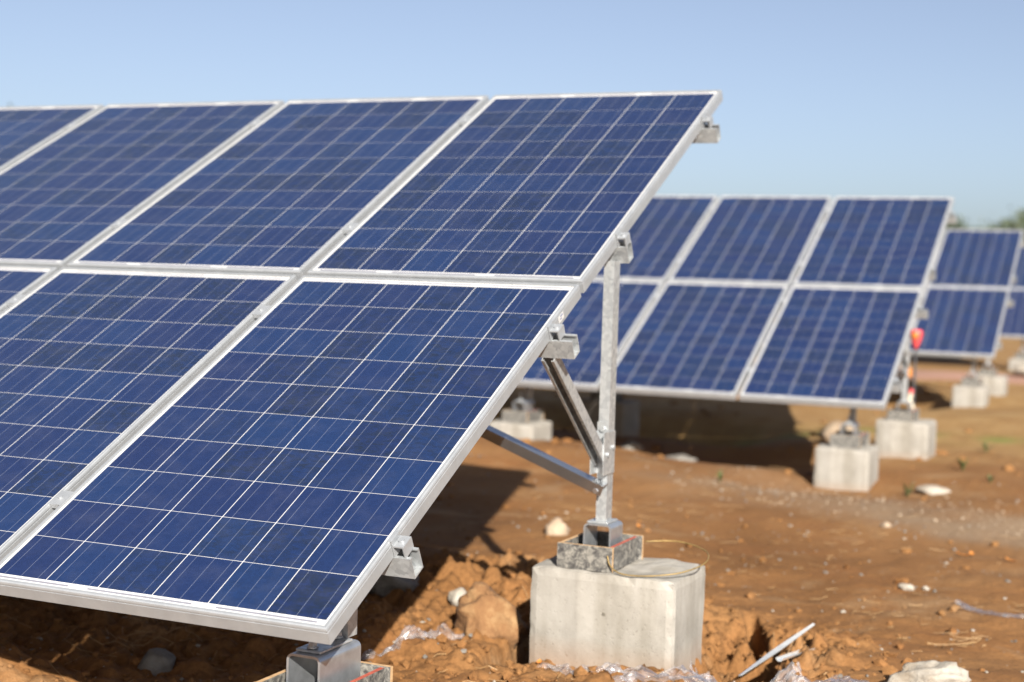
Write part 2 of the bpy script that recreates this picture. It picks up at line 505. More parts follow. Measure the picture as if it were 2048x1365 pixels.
ROADGRAVEL = rock_material('strip_gravel', (0.1634, 0.1118, 0.0731), (0.2408, 0.1806, 0.1247), (0.3096, 0.2494, 0.1849))
SMOOTHZINC = simple('smooth_zinc', (0.66, 0.68, 0.71), 0.24, 0.96, 18, 0.06, 0.04, 0.001)
ROADSTUFF = simple('pinkish_road_dust', (0.2494, 0.1333, 0.0903), 0.95, 0, 0.8, 0.16, 0)

# ------------------------------------------------------------------ ground
def axis_coords(lo, hi, step, far, grow=1.16):
    a = list(np.arange(lo, hi + step * 0.5, step))
    s_, p = step, a[-1]
    while p < far:
        s_ *= grow; p += s_; a.append(p)
    s_, p = step, a[0]
    while p > -far:
        s_ *= grow; p -= s_; a.insert(0, p)
    return np.array(a)

def build_ground():
    xs = axis_coords(-3.2, 1.8, 0.012, 2600, 1.10)
    ys = axis_coords(0.3, 3.4, 0.011, 2600, 1.04)
    nx, ny = len(xs), len(ys)
    X, Y = np.meshgrid(xs, ys)
    Z = ground_z(X.ravel(), Y.ravel())
    co = np.stack([X.ravel(), Y.ravel(), Z], 1)
    i = np.arange(nx * ny).reshape(ny, nx)
    q = np.stack([i[:-1, :-1], i[:-1, 1:], i[1:, 1:], i[1:, :-1]], -1).reshape(-1, 4)
    me = bpy.data.meshes.new('ground')
    me.vertices.add(len(co)); me.vertices.foreach_set('co', co.ravel())
    me.loops.add(q.size); me.loops.foreach_set('vertex_index', q.ravel().astype(np.int32))
    me.polygons.add(len(q)); me.polygons.foreach_set('loop_start', np.arange(0, q.size, 4, dtype=np.int32))
    me.polygons.foreach_set('loop_total', np.full(len(q), 4, dtype=np.int32))
    me.update(); me.validate()
    me.polygons.foreach_set('use_smooth', np.ones(len(q), bool))
    me.materials.append(SOIL)
    x, y = X.ravel(), Y.ravel()
    wob = 0.35 * fbm(x * 0.8, y * 0.8, 3, 77)
    gravel = sstep(1.15, 0.2, np.abs(y - (6.25 - 0.45 * x) + wob * 1.6)) * sstep(-2.2, 0.3, x + wob)
    gravel = np.clip(gravel * (0.8 + 0.5 * fbm(x * 2, y * 2, 2, 81)), 0, 1)
    dry = sstep(7.6, 10.5, y + wob * 2) * np.clip(0.85 + 0.3 * fbm(x * 0.5, y * 0.5, 3, 91), 0, 1)
    verd = bump(x, y, 0.1, 10.9, 1.6, 0.18, 2) * 0.9 + bump(x, y, -2.0, 10.3, 1.3, 0.35, 2) * 0.9
    verd = np.clip(verd * (0.7 + 0.8 * fbm(x * 3, y * 3, 2, 95)), 0, 1) + 0.35 * sstep(60, 120, y)
    for nm, arr in (('gravel', gravel), ('dry', dry), ('verdure', np.clip(verd, 0, 1))):
        at = me.attributes.new(nm, 'FLOAT', 'POINT')
        at.data.foreach_set('value', arr.astype(np.float32))
    return kind(obj('ground', me), 'structure')

ground = build_ground()

# pinkish dirt road crossing behind the third row
def build_road():
    xs = np.linspace(-45, 60, 140)
    V, F = [], []
    for k, x in enumerate(xs):
        for t in np.linspace(0, 1, 7):
            y = 18.9 + 0.04 * x + t * 2.6 + 0.12 * math.sin(x * 0.7 + t * 9)
            V.append((x, y, gz(x, y) + (0.02 if 0 < t < 1 else -0.03)))
    for k in range(len(xs) - 1):
        for t in range(6):
            a = k * 7 + t
            F.append((a, a + 7, a + 8, a + 1))
    mb = MB(); mb.add(V, F)
    return kind(obj('dirt_road', mb.mesh('dirt_road', ROADSTUFF, True)), 'structure')
build_road()

# ------------------------------------------------------------------ solar panels
TILT = R(28)
CT, ST = math.cos(TILT), math.sin(TILT)
PW, PL, GX, GY = 0.996, 1.6425, 0.0288, 0.0245
CW, CH, CGX, CGY = 0.1573, 0.1560, 0.0025, 0.0017
MX = (PW - 6 * CW - 5 * CGX) / 2
MY = (PL - 10 * CH - 9 * CGY) / 2

def pv(x, v, n):
    """array frame (x right, v up-slope, n normal) -> local world axes"""
    return Vector((x, v * CT - n * ST, v * ST + n * CT))

def frame_mesh():
    prof = [(0.0105, -0.0038), (0.0105, 0.0), (0.0042, 0.0), (0.0012, -0.0022), (0.0, -0.0065), (0.0, -0.0105), (0.0012, -0.0112),
            (0.0012, -0.0125), (0.0, -0.0132), (0.0, -0.045), (0.027, -0.045), (0.027, -0.0435), (0.002, -0.0435), (0.002, -0.0038)]
    V, F = [], []
    n = len(prof)
    for (i, h) in prof:
        V += [(-i, i, h), (-i, PL - i, h), (-PW + i, PL - i, h), (-PW + i, i, h)]
    for k in range(n):
        k2 = (k + 1) % n
        for c in range(4):
            c2 = (c + 1) % 4
            F.append((k * 4 + c, k * 4 + c2, k2 * 4 + c2, k2 * 4 + c))
    mb = MB(); mb.add(V, F)
    return mb.mesh('frame', ALU)

def cell_shape(mb_v, mb_f, uvs, x0, y0):
    """bevelled slab, top at n=-0.0030 under the glass line"""
    ch = 0.0006
    o = len(mb_v)
    pts = [(ch, 0), (CW - ch, 0), (CW, ch), (CW, CH - ch), (CW - ch, CH), (ch, CH), (0, CH - ch), (0, ch)]
    for (a, b_) in pts: mb_v.append((x0 + a, y0 + b_, -0.0054))
    for (a, b_) in pts: mb_v.append((x0 + a, y0 + b_, -0.0049))
    mb_f.append(tuple(range(o + 8, o + 16)))
    uvs.append([(a / CW, b_ / CH) for a, b_ in pts])
    for k in range(8):
        k2 = (k + 1) % 8
        mb_f.append((o + k, o + k2, o + 8 + k2, o + 8 + k))
        uvs.append([(pts[k][0] / CW, pts[k][1] / CH)] * 4)

def cells_mesh(name, places):
    V, F, U = [], [], []
    for (x, y) in places: cell_shape(V, F, U, x, y)
    me = bpy.data.meshes.new(name)
    me.from_pydata(V, [], F)
    me.materials.append(CELL)
    uvl = me.uv_layers.new(name='UVMap')
    flat = [c for f in U for p in f for c in p]
    uvl.data.foreach_set('uv', flat)
    return me

CELL_POS = [(-PW + MX + i * (CW + CGX), MY + j * (CH + CGY)) for j in range(10) for i in range(6)]
FRAME_ME = frame_mesh()
CELL_ME = cells_mesh('cell', [(0, 0)])
CELLS_ME = cells_mesh('cells', CELL_POS)
_b = MB(); _b.box(-PW + 0.003, -0.003, 0.003, PL - 0.003, -0.0072, -0.0052)
BACK_ME = _b.mesh('backsheet', WHITE)
RIBBONS = []
_all = MB()
for yy, cuts in ((MY - 0.0135, [(0.0, 1.35), (1.72, 3.62), (4.05, 5.75)]), (PL - MY + 0.0085, [(0.25, 1.7), (2.1, 3.75), (4.2, 5.7)])):   # collector ribbons in the end margins
    for a, b_ in cuts:
        x0 = max(-PW + MX + a * (CW + CGX) + 0.02, -PW + 0.03); x1 = min(-PW + MX + b_ * (CW + CGX) + 0.02, -0.03)
        _b = MB(); _b.box(x0, x1, yy, yy + 0.0048, -0.0052, -0.0036); _all.box(x0, x1, yy, yy + 0.0048, -0.0052, -0.0036)
        RIBBONS.append(_b.mesh('ribbon', RIBBON))
RIBBON_ME = _all.mesh('ribbons', RIBBON)
_b = MB(); _b.box(-PW / 2 - 0.055, -PW / 2 + 0.055, PL - 0.22, PL - 0.11, -0.03, -0.0075)
JBOX_ME = _b.mesh('junction_box', DARKPAINT, bevel=0.003)

ROWNAME = {0: 'lower', 1: 'upper'}
ORD = ['at the right-hand end', 'second from the right end', 'third from the right end', 'fourth from the right end',
       'fifth from the right end', 'sixth from the right end', 'seventh from the right end', 'eighth from the right end']

def solar_panel(origin, pc, pr, where, single, group):
    loc = Vector(origin) + pv(-pc * (PW + GX), pr * (PL + GY), 0)
    t = thing('solar_panel', f'blue {ROWNAME[pr]} solar panel {ORD[pc]} of the {where}', 'solar panel', loc, (TILT, 0, 0), group)
    obj('frame', FRAME_ME, t)
    obj('backsheet', BACK_ME, t)
    if single:
        for m_ in RIBBONS: obj('ribbon', m_, t)
    else:
        kind(obj('ribbons', RIBBON_ME, t), 'stuff')
    obj('junction_box', JBOX_ME, t)
    if single:
        for (x, y) in CELL_POS:
            obj('cell', CELL_ME, t, (x, y, 0))
    else:
        kind(obj('cells', CELLS_ME, t), 'stuff')
    return t

ARRAYS = [  # origin, columns, columns whose cells show one by one (lower, upper), words, footing shift
    dict(o=(0, 0, 0), n=7, single=(3, 4), where='nearest array', f=(0.0, 0.0), r=(0.0, 0.0)),
    dict(o=(-0.040, 7.16, 0.010), n=8, single=(3, 3), where='second array', f=(-0.12, -0.055), r=(-0.14, -0.10)),
    dict(o=(-0.150, 14.86, 0.040), n=8, single=(1, 1), where='third array', f=(-0.11, -0.11), r=(-0.235, -0.18)),
    dict(o=(-0.250, 22.4, 0.050), n=8, single=(0, 0), where='farthest array', f=(-0.11, -0.11), r=(-0.235, -0.18)),
]
for A in ARRAYS:
    for pr in (0, 1):
        for pc in range(A['n']):
            t_ = solar_panel(A['o'], pc, pr, A['where'], pc < A['single'][pr], f'solar panels of the {A["where"]}')
            if A['n'] == 7 and pc == 0 and pr == 0:
                mb = MB(); mb.box(0.0002, 0.0008, 1.452, 1.492, -0.034, -0.014); tag_ = obj('sticker', mb.mesh('sticker', WHITE), t_)
                mb = MB(); mb.box(0.0008, 0.0012, 1.466, 1.486, -0.020, -0.0165); obj('bar', mb.mesh('bar', DARKBLUE), tag_)
                mb = MB(); mb.box(0.0008, 0.0012, 1.462, 1.474, -0.028, -0.0245); obj('bar', mb.mesh('bar', DARKBLUE), tag_)

# ------------------------------------------------------------------ racks
RAIL_V = (0.342, 1.390, 2.012, 3.031)
RAIL_TIP = (0.045, 0.070, 0.034, 0.055)
RAIL_N0, RAIL_N1, RAIL_HW = -0.0455, -0.104, 0.0235

def rail_mesh(v, tip, length):
    t = 0.0035
    a, top, bot = RAIL_HW, RAIL_N0, RAIL_N1
    # U channel with small inward lips: profile in (v, n), open towards the panels
    P = [(-a, top), (-a + 0.009, top), (-a + 0.009, top - t), (-a + t, top - t), (-a + t, bot + t), (a - t, bot + t), (a - t, top - t),
         (a - 0.009, top - t), (a - 0.009, top), (a, top), (a, bot), (-a, bot)]
    M3 = Matrix(((0, 0, -1), (CT, -ST, 0), (ST, CT, 0))).to_4x4()          # local x->v, y->n, z->-X
    M3.translation = pv(tip, v, 0)
    mb = MB(); mb.extrude(P, M3, length)
    return mb.mesh('rail', GALV)

def channel(p0, p1, w, d, t, open_dir):
    """lipped strut channel from p0 to p1; its slot faces open_dir"""
    p0, p1 = Vector(p0), Vector(p1)
    z = (p1 - p0).normalized()
    y = Vector(open_dir); y = (y - z * y.dot(z)).normalized()
    x = y.cross(z)
    M3 = Matrix((x, y, z)).transposed().to_4x4(); M3.translation = p0
    h = w / 2; l = 0.009
    P = [(-h, 0), (h, 0), (h, d), (h - l, d), (h - l, d - t), (h - t, d - t), (h - t, t), (-h + t, t), (-h + t, d - t), (-h + l, d - t), (-h + l, d), (-h, d)]
    P = [(a, b_ - d / 2) for a, b_ in P]
    mb = MB(); mb.extrude(P, M3, (p1 - p0).length)
    return mb

def clamp_mesh(v, end):
    """end clamp beside the outer frame: tab, top plate, outer leg and a bolt head"""
    mb = MB()
    def bx(x0, x1, v0, v1, n0, n1):
        vs_ = [pv(x, vv, n) for n in (n0, n1) for (x, vv) in ((x0, v0), (x1, v0), (x1, v1), (x0, v1))]
        mb.add(vs_, [(0, 3, 2, 1), (4, 5, 6, 7), (0, 1, 5, 4), (1, 2, 6, 5), (2, 3, 7, 6), (3, 0, 4, 7)])
    a = 0.022
    if end:
        bx(0.0015, 0.0045, v - a, v + a, -0.0450, 0.0015)
        bx(-0.008, 0.0015, v - a, v + a, 0.0003, 0.0022)
        bx(0.0045, 0.033, v - a, v + a, -0.0165, -0.0125)
        bx(0.029, 0.033, v - a, v + a, -0.0450, -0.0165)
        mb.cyl(pv(0.018, v, -0.0125), pv(0.018, v, -0.0065), 0.008, n=12)
        mb.cyl(pv(0.018, v, -0.048), pv(0.018, v, -0.0165), 0.004, n=8)
    else:
        bx(-GX - 0.007, 0.007, v - 0.03, v + 0.03, 0.0004, 0.0024)
        bx(-GX + 0.0015, -0.0015, v - 0.03, v + 0.03, -0.012, 0.0002)
        mb.cyl(pv(-GX / 2, v, 0.0024), pv(-GX / 2, v, 0.0076), 0.0065, n=10)
    return mb

def u_bracket(w, d, h):
    """bent plate saddle: legs down, open along Y"""
    t, r = 0.006, 0.016
    out, inn = [], []
    pts_o = [(-w / 2, -h)] + [(-w / 2 + r - r * math.cos(a), -r + r * math.sin(a)) for a in np.linspace(0, math.pi / 2, 6)]
    pts_o += [(w / 2 - r + r * math.sin(a), -r + r * math.cos(a)) for a in np.linspace(0, math.pi / 2, 6)] + [(w / 2, -h)]
    ri = r - t
    pts_i = [(-w / 2 + t, -h)] + [(-w / 2 + r - ri * math.cos(a), -r + ri * math.sin(a)) for a in np.linspace(0, math.pi / 2, 6)]
    pts_i += [(w / 2 - r + ri * math.sin(a), -r + ri * math.cos(a)) for a in np.linspace(0, math.pi / 2, 6)] + [(w / 2 - t, -h)]
    V, F = [], []
    n = len(pts_o)
    for y in (-d / 2, d / 2):
        V += [(a, y, b_) for a, b_ in pts_o] + [(a, y, b_) for a, b_ in pts_i]
    for k in range(n - 1):
        F.append((k, k + 1, 2 * n + k + 1, 2 * n + k))
        F.append((n + k, 3 * n + k, 3 * n + k + 1, n + k + 1))
        F.append((k, n + k, n + k + 1, k + 1))
        F.append((2 * n + k, 2 * n + k + 1, 3 * n + k + 1, 3 * n + k))
    F += [(0, 2 * n, 3 * n, n), (n - 1, 2 * n - 1, 4 * n - 1, 3 * n - 1)]
    mb = MB(); mb.add(V, F)
    return mb.mesh('saddle_bracket', ZINC_G)

ZINC_G = simple('saddle_zinc', (0.44, 0.46, 0.49), 0.34, 0.82, 30, 0.14, 0.05, 0.001)
_b = MB()
_b.box(-0.034, 0.034, -0.075, 0.075, 0.0, 0.007)
PLATE_FRONT = _b.mesh('saddle_plate', GALV, bevel=0.002)
_b = MB()
_b.box(-0.036, 0.036, -0.05, 0.05, 0.0, 0.006)
PLATE_REAR = _b.mesh('saddle_plate', GALV, bevel=0.002)
_b = MB()
_b.cyl((0, 0, 0.0), (0, 0, 0.055), 0.0065, n=10); _b.cyl((0, 0, 0.002), (0, 0, 0.006), 0.014, n=14); _b.cyl((0, 0, 0.006), (0, 0, 0.016), 0.0115, n=6)
BOLT_ME = _b.mesh('bolt', GALV)
UF_ME, UR_ME = u_bracket(0.092, 0.19, 0.15), u_bracket(0.096, 0.115, 0.145)
SPACING = 2.46
FX, FY, FZ = -0.150, 0.245, -0.112            # first front saddle (top of bent plate)
RX, RY, RZ = -0.014, 1.775, -0.014            # first rear saddle

def rack(A, idx):
    words = {0: 'galvanised steel rack with rails and posts under the nearest array',
             1: 'galvanised steel rack under the second array, its posts showing at the right end',
             2: 'galvanised steel rack holding up the third array behind the red lamp',
             3: 'galvanised steel rack under the farthest array at the picture edge'}[idx]
    o = Vector(A['o'])
    t = thing('mounting_rack', words, 'steel rack', o, (0, 0, 0), 'steel racks under the solar arrays')
    length = A['n'] * (PW + GX) + 0.1
    for v, tip in zip(RAIL_V, RAIL_TIP):
        key = f'rail{v}{A["n"]}'
        obj('rail', MESH.setdefault(key, None) or MESH.__setitem__(key, rail_mesh(v, tip, length)) or MESH[key], t)
        obj('clamp', MESH.setdefault(f'ec{v}', None) or MESH.__setitem__(f'ec{v}', clamp_mesh(v, True).mesh('clamp', ALU)) or MESH[f'ec{v}'], t)
        for c in range(1, A['n']):
            key = f'mc{v}'
            me = MESH.get(key)
            if me is None:
                me = MESH[key] = clamp_mesh(v, False).mesh('clamp', ALU)
            obj('clamp', me, t, (-(c - 1) * (PW + GX) - PW, 0, 0))
    ncol = 3 if A['n'] == 7 else 4
    def cached(key, fn):
        if key not in MESH: MESH[key] = fn()
        return MESH[key]
    (fdx, fdz), (rdx, rdz) = A['f'], A['r']
    for k in range(ncol):
        # rear: saddle, plate, post, strut, gusset
        x0, z0 = RX + rdx - k * SPACING, RZ + rdz
        obj('saddle_bracket', UR_ME, t, (x0, RY, z0))
        obj('saddle_plate', PLATE_REAR, t, (x0 - 0.004, RY, z0 + 0.0005))
        obj('post', cached(f'post{rdz}', lambda: channel((0, 0, 0.006), (0, 0, 0.848 - z0), 0.036, 0.054, 0.003, (0, 1, 0)).mesh('post', GALV)), t, (x0, RY, z0))
        obj('strut', cached('strut', lambda: channel((0, 1.262 - RY, 0.556), (0, -0.045, 0.195), 0.041, 0.041, 0.003, (0, -0.6, -0.8)).mesh('strut', GALV)), t, (x0, RY, 0))
        obj('gusset_plate', cached('gusset', gusset_mesh), t, (x0, RY, RZ))
        # front: saddle, plate, bolts, short post up to the lowest rail
        x0, z0 = FX + fdx - k * SPACING, FZ + fdz
        obj('saddle_bracket', UF_ME, t, (x0, FY, z0))
        obj('saddle_plate', PLATE_FRONT, t, (x0, FY, z0 + 0.0005))
        for dy in (-0.055, 0.06):
            obj('bolt', BOLT_ME, t, (x0, FY + dy, z0 + 0.007))
        obj('post', cached(f'fpost{fdz}', lambda: channel((0, 0.095, 0.007), (0, 0.095, 0.083 - z0), 0.041, 0.045, 0.003, (0, 1, 0)).mesh('post', GALV)), t, (x0, FY, z0))
    # long angle braces in the plane of the rear posts
    def angle():
        p0, p1 = Vector((0.02, 0, 0.112)), Vector((-1.95, 0, 0.850))
        d = (p1 - p0).normalized(); up = Vector((0, 0, 1)); up = (up - d * up.dot(d)).normalized(); yb = Vector((0, 1, 0))
        mb = MB()
        Mx = Matrix((yb, up, d)).transposed().to_4x4(); Mx.translation = p0
        mb.extrude([(0, 0), (0.040, 0.006), (0.040, 0.0025), (0.006, -0.003), (0.014, -0.036), (0.0105, -0.0365)], Mx, (p1 - p0).length)
        mb.cyl((-0.009, 0.003, 0.095), (-0.009, 0.012, 0.095), 0.009, n=6)
        return mb.mesh('brace', SMOOTHZINC)
    for k in range(ncol - 1):
        obj('brace', cached('angle', angle), t, (RX + rdx - k * SPACING, RY - 0.070, 0))
    return t

def gusset_mesh():
    mb = MB()
    z = 0.235 - RZ
    # folded plate that takes the strut's foot, with two bolt heads
    mb.box(-0.024, -0.0205, -0.082, 0.02, z - 0.085, z + 0.055)
    mb.box(0.0205, 0.024, -0.082, 0.02, z - 0.085, z + 0.055)
    mb.box(-0.0205, 0.0205, -0.034, -0.030, z - 0.085, z + 0.085)
    mb.cyl((0, -0.034, z + 0.062), (0, -0.043, z + 0.062), 0.0095, n=6)
    mb.cyl((0.024, -0.05, z - 0.02), (0.031, -0.05, z - 0.02), 0.0085, n=6)
    mb.cyl((0.024, -0.0, z + 0.0), (0.030, -0.0, z + 0.0), 0.0085, n=6)
    return mb.mesh('gusset_plate', GALV)

MESH = {}
for i, A in enumerate(ARRAYS):
    rack(A, i)

# ------------------------------------------------------------------ footings and formwork boxes
def footing_mesh(w, d, h, seed):
    bm = bmesh.new()
    bmesh.ops.create_cube(bm, size=1.0)
    for v in bm.verts:
        v.co = Vector((v.co.x * w, v.co.y * d, (v.co.z + 0.5) * h))
    bmesh.ops.subdivide_edges(bm, edges=list(bm.edges), cuts=18, use_grid_fill=True)
    for v in bm.verts:
        p = v.co.copy()
        n1 = float(fbm(np.array([p.x * 5 + seed + p.z * 3]), np.array([p.y * 5 + p.z * 4]), 4, seed, 0.6)[0])
        n2 = float(fbm(np.array([p.x * 31 + seed + p.z * 17]), np.array([p.y * 31 - p.z * 23]), 2, seed + 5)[0])
        ex, ey, ez = abs(abs(p.x) - w / 2) < 1e-5, abs(abs(p.y) - d / 2) < 1e-5, abs(p.z - h) < 1e-5
        k = ex + ey + ez
        q = Vector((math.copysign(1, p.x) if ex else 0, math.copysign(1, p.y) if ey else 0, 1 if ez else 0))
        v.co = p + q * (0.0018 * n1) - (q * (0.0045 + 0.004 * max(0, n2)) if k > 1 else q * 0.0)
        if ez: v.co.z += 0.005 * n1
    bmesh.ops.recalc_face_normals(bm, faces=bm.faces)
    me = bpy.data.meshes.new('concrete_footing')
    bm.to_mesh(me); bm.free()
    me.materials.append(CONC)
    return me

FOOT_NEAR = footing_mesh(0.495, 0.335, 0.55, 3)
FOOT_ME = [footing_mesh(0.40, 0.40, 0.55, 4), footing_mesh(0.37, 0.38, 0.55, 8)]

def board(x0, x1, y0, y1, z0, z1, paint=False):
    mb = MB()
    long_x = (x1 - x0) > (y1 - y0)
    top = 2 if paint else 1
    mats = [1, top, 0, 1, 0, 1] if long_x else [1, top, 1, 0, 1, 0]
    mb.box(x0, x1, y0, y1, z0, z1, mats)
    return mb.mesh('board', [PLY, PLYEDGE, REDPAINT], normals=False)

def make_box(w, d, h, t=0.013):
    """four film-faced boards round the saddle"""
    return [board(-w / 2, w / 2, -d / 2, -d / 2 + t, 0, h),
            board(-w / 2, w / 2 + 0.012, d / 2 - t, d / 2, 0, h * 1.03),
            board(w / 2 - t - 0.004, w / 2 - 0.004, -d / 2 + t, d / 2 - t, 0, h * 0.985, True),
            board(-w / 2 + 0.001, -w / 2 + t + 0.001, -d / 2 + t, d / 2 - t, 0, h * 0.99)]
BOX_REAR, BOX_FRONT = make_box(0.19, 0.27, 0.080), make_box(0.205, 0.29, 0.085)

NTH = ['rightmost', 'second from the right', 'third from the right', 'fourth from the right']
for i, A in enumerate(ARRAYS):
    ox, oy, oz = A['o']
    ncol = 3 if A['n'] == 7 else 4
    for k in range(ncol):
        for side in ('rear', 'front'):
            if side == 'rear':
                x0, oz2 = ox + A['r'][0] - k * SPACING, oz + A['r'][1]
                fx, fy, top = x0 + RX + 0.025, oy + RY - 0.005, oz2 + RZ - 0.137
                bx_, by_ = x0 + RX - 0.006, oy + RY - 0.015
                box, me = BOX_REAR, FOOT_ME[0]
                if k == 0 and A['n'] == 7: fx, fy, me = 0.048, 1.772, FOOT_NEAR
            else:
                x0, oz2 = ox + A['f'][0] - k * SPACING, oz + A['f'][1]
                fx, fy, top = x0 + FX - 0.005, oy + FY - 0.03, oz2 + FZ - 0.152
                bx_, by_ = x0 + FX + 0.0, oy + FY - 0.01
                box, me = BOX_FRONT, FOOT_ME[1]
            lab = f'pale concrete footing, {NTH[k]} of the {side} ones under the {A["where"]}'
            thing('concrete_footing', lab, 'concrete footing', (fx, fy, top - 0.55), (0, 0, R(rng.uniform(-1.5, 1.5))), 'concrete footings of the solar racks', me)
            b = thing('formwork_box', f'worn plywood formwork box on the {NTH[k]} {side} footing of the {A["where"]}', 'wooden box',
                      (bx_, by_, top + 0.001), (0, 0, 0), 'plywood boxes round the post feet')
            for m_ in box: obj('board', m_, b)

# wire loop on the near rear footing
def catmull(P, n=8):
    P = [Vector(p) for p in P]
    out = []
    for i in range(len(P) - 1):
        a, b_, c, d = P[max(i - 1, 0)], P[i], P[i + 1], P[min(i + 2, len(P) - 1)]
        for k in range(n):
            t = k / n
            out.append(0.5 * ((2 * b_) + (c - a) * t + (2 * a - 5 * b_ + 4 * c - d) * t * t + (3 * b_ - a - 3 * c + d) * t ** 3))
    return out + [P[-1]]
mb = MB()
mb.tube(catmull([(0.060, 1.622, -0.095), (0.075, 1.612, -0.125), (0.12, 1.602, -0.144), (0.21, 1.610, -0.141), (0.30, 1.66, -0.128), (0.345, 1.76, -0.108),
                 (0.31, 1.87, -0.092), (0.20, 1.93, -0.082), (0.09, 1.90, -0.088)]), 0.0022, 6)
thing('tie_wire', 'loop of yellowish tie wire lying on the nearest rear concrete footing', 'wire', me=mb.mesh('tie_wire', WIRE, True))

# ------------------------------------------------------------------ stones and earth
def rock_mesh(sx, sy, sz, seed, mat, amp=0.42, sub=3, flat=0.0):
    bm = bmesh.new()
    bmesh.ops.create_icosphere(bm, subdivisions=sub, radius=1.0)
    r_ = random.Random(seed)
    planes = [(Vector((r_.uniform(-1, 1), r_.uniform(-1, 1), r_.uniform(-0.6, 1))).normalized(), r_.uniform(0.55, 0.86)) for _ in range(9)]
    for v in bm.verts:
        p = v.co.copy()
        for nrm, d in planes:
            h = p.dot(nrm) - d
            if h > 0: p -= nrm * h * 0.85
        q = float(fbm(np.array([p.x * 1.9 + seed]), np.array([p.y * 1.9 + p.z * 2.3]), 4, seed)[0])
        q2 = float(fbm(np.array([p.x * 7 + seed]), np.array([p.y * 7 - p.z * 6]), 3, seed + 9, 0.6)[0])
        p *= 1 + amp * 0.45 * q + (0.05 * q2 if sub >= 4 else 0.0)
        v.co = Vector((p.x * sx, p.y * sy, p.z * sz))
    me = bpy.data.meshes.new('rock')
    bm.to_mesh(me); bm.free()
    me.materials.append(mat)
    me.polygons.foreach_set('use_smooth', [sub >= 3] * len(me.polygons))
    return me

def rock(name, label, cat, x, y, sx, sy, sz, mat, seed, sink=0.35, rz=0.0, tilt=0.0, sub=3):
    return thing(name, label, cat, (x, y, gz(x, y) + sz * (1 - 2 * sink) * 0.9), (tilt, tilt * 0.4, rz), 'loose stones on the earth', rock_mesh(sx, sy, sz, seed, mat, sub=sub))

rock('boulder', 'large tan earth-covered boulder just left of the nearest rear footing', 'boulder', -0.43, 1.80, 0.135, 0.12, 0.125, ROCKTAN, 5, 0.22, 0.3, 0.1, 4)
rock('rock', 'rough white speckled rock in the near right foreground beside the clear plastic', 'rock', 1.02, 1.93, 0.14, 0.10, 0.085, ROCKPALE, 12, 0.25, 0.5, 0.0, 4)
rock('rock', 'dark grey rock in the shade below the lowest clamp of the nearest array', 'rock', -1.08, 2.24, 0.14, 0.12, 0.10, ROCKGREY, 23, 0.25, 0.7, 0.0, 4)
rock('stone', 'small jagged white stone in the sun beyond the shadow edge left of the boulder', 'stone', -0.74, 2.18, 0.042, 0.036, 0.036, ROCKPALE, 31, 0.15, 0.2, 0.2)
rock('stone', 'white stone half in the post shadow behind the nearest rear footing', 'stone', -1.10, 4.02, 0.075, 0.065, 0.065, ROADGRAVEL, 37, 0.25, 0.4, 0.1)
rock('rock', 'upright grey rock in the dark shade under the lower left panel', 'rock', -1.86, 1.50, 0.055, 0.05, 0.12, ROCKGREY, 41, 0.2, 0.3, 0.15)
rock('rock', 'slanting grey rock beside the upright one in the dark shade', 'rock', -1.70, 1.58, 0.10, 0.045, 0.05, ROCKGREY, 43, 0.2, 0.6, 0.2)
rock('rock', 'pale grey rock at the bottom edge under the nearest array', 'rock', -1.24, 1.02, 0.075, 0.06, 0.06, ROCKGREY, 47, 0.3)
rock('stone', 'pale flat stone lying right of the second array front footing', 'stone', 0.31, 7.12, 0.12, 0.06, 0.04, ROCKPALE, 53, 0.3)
rock('rock', 'beige boulder behind the second array near its front footing', 'boulder', -0.72, 9.35, 0.22, 0.2, 0.15, ROADGRAVEL, 59, 0.3)
rock('rock', 'pale boulder far off below the farthest array', 'boulder', -0.15, 20.9, 0.36, 0.3, 0.22, ROCKPALE, 61, 0.3)
rock('rock', 'grey boulder in front of the farthest array beside the pale one', 'boulder', 0.15, 21.9, 0.42, 0.3, 0.24, ROCKGREY, 67, 0.3)
rock('stone', 'small round tan stone on bare earth in front of the gravel strip', 'stone', 0.30, 5.35, 0.03, 0.026, 0.022, ROADGRAVEL, 71, 0.25)
rock('stone', 'grey stone at the front edge of the second array shadow, left of the flat one', 'stone', -2.1, 8.0, 0.12, 0.09, 0.06, ROCKGREY, 73, 0.3)
rock('stone', 'flat grey stone at the front edge of the second array shadow', 'stone', -1.62, 7.75, 0.15, 0.10, 0.05, ROCKGREY, 79, 0.3)
rock('stone', 'elongated white stone on the brown earth of the right foreground', 'stone', 0.68, 3.72, 0.042, 0.02, 0.018, ROCKPALE, 83, 0.2)
rock('stone', 'white pebble next to the elongated white stone', 'stone', 0.755, 3.74, 0.016, 0.015, 0.014, ROCKPALE, 89, 0.2)

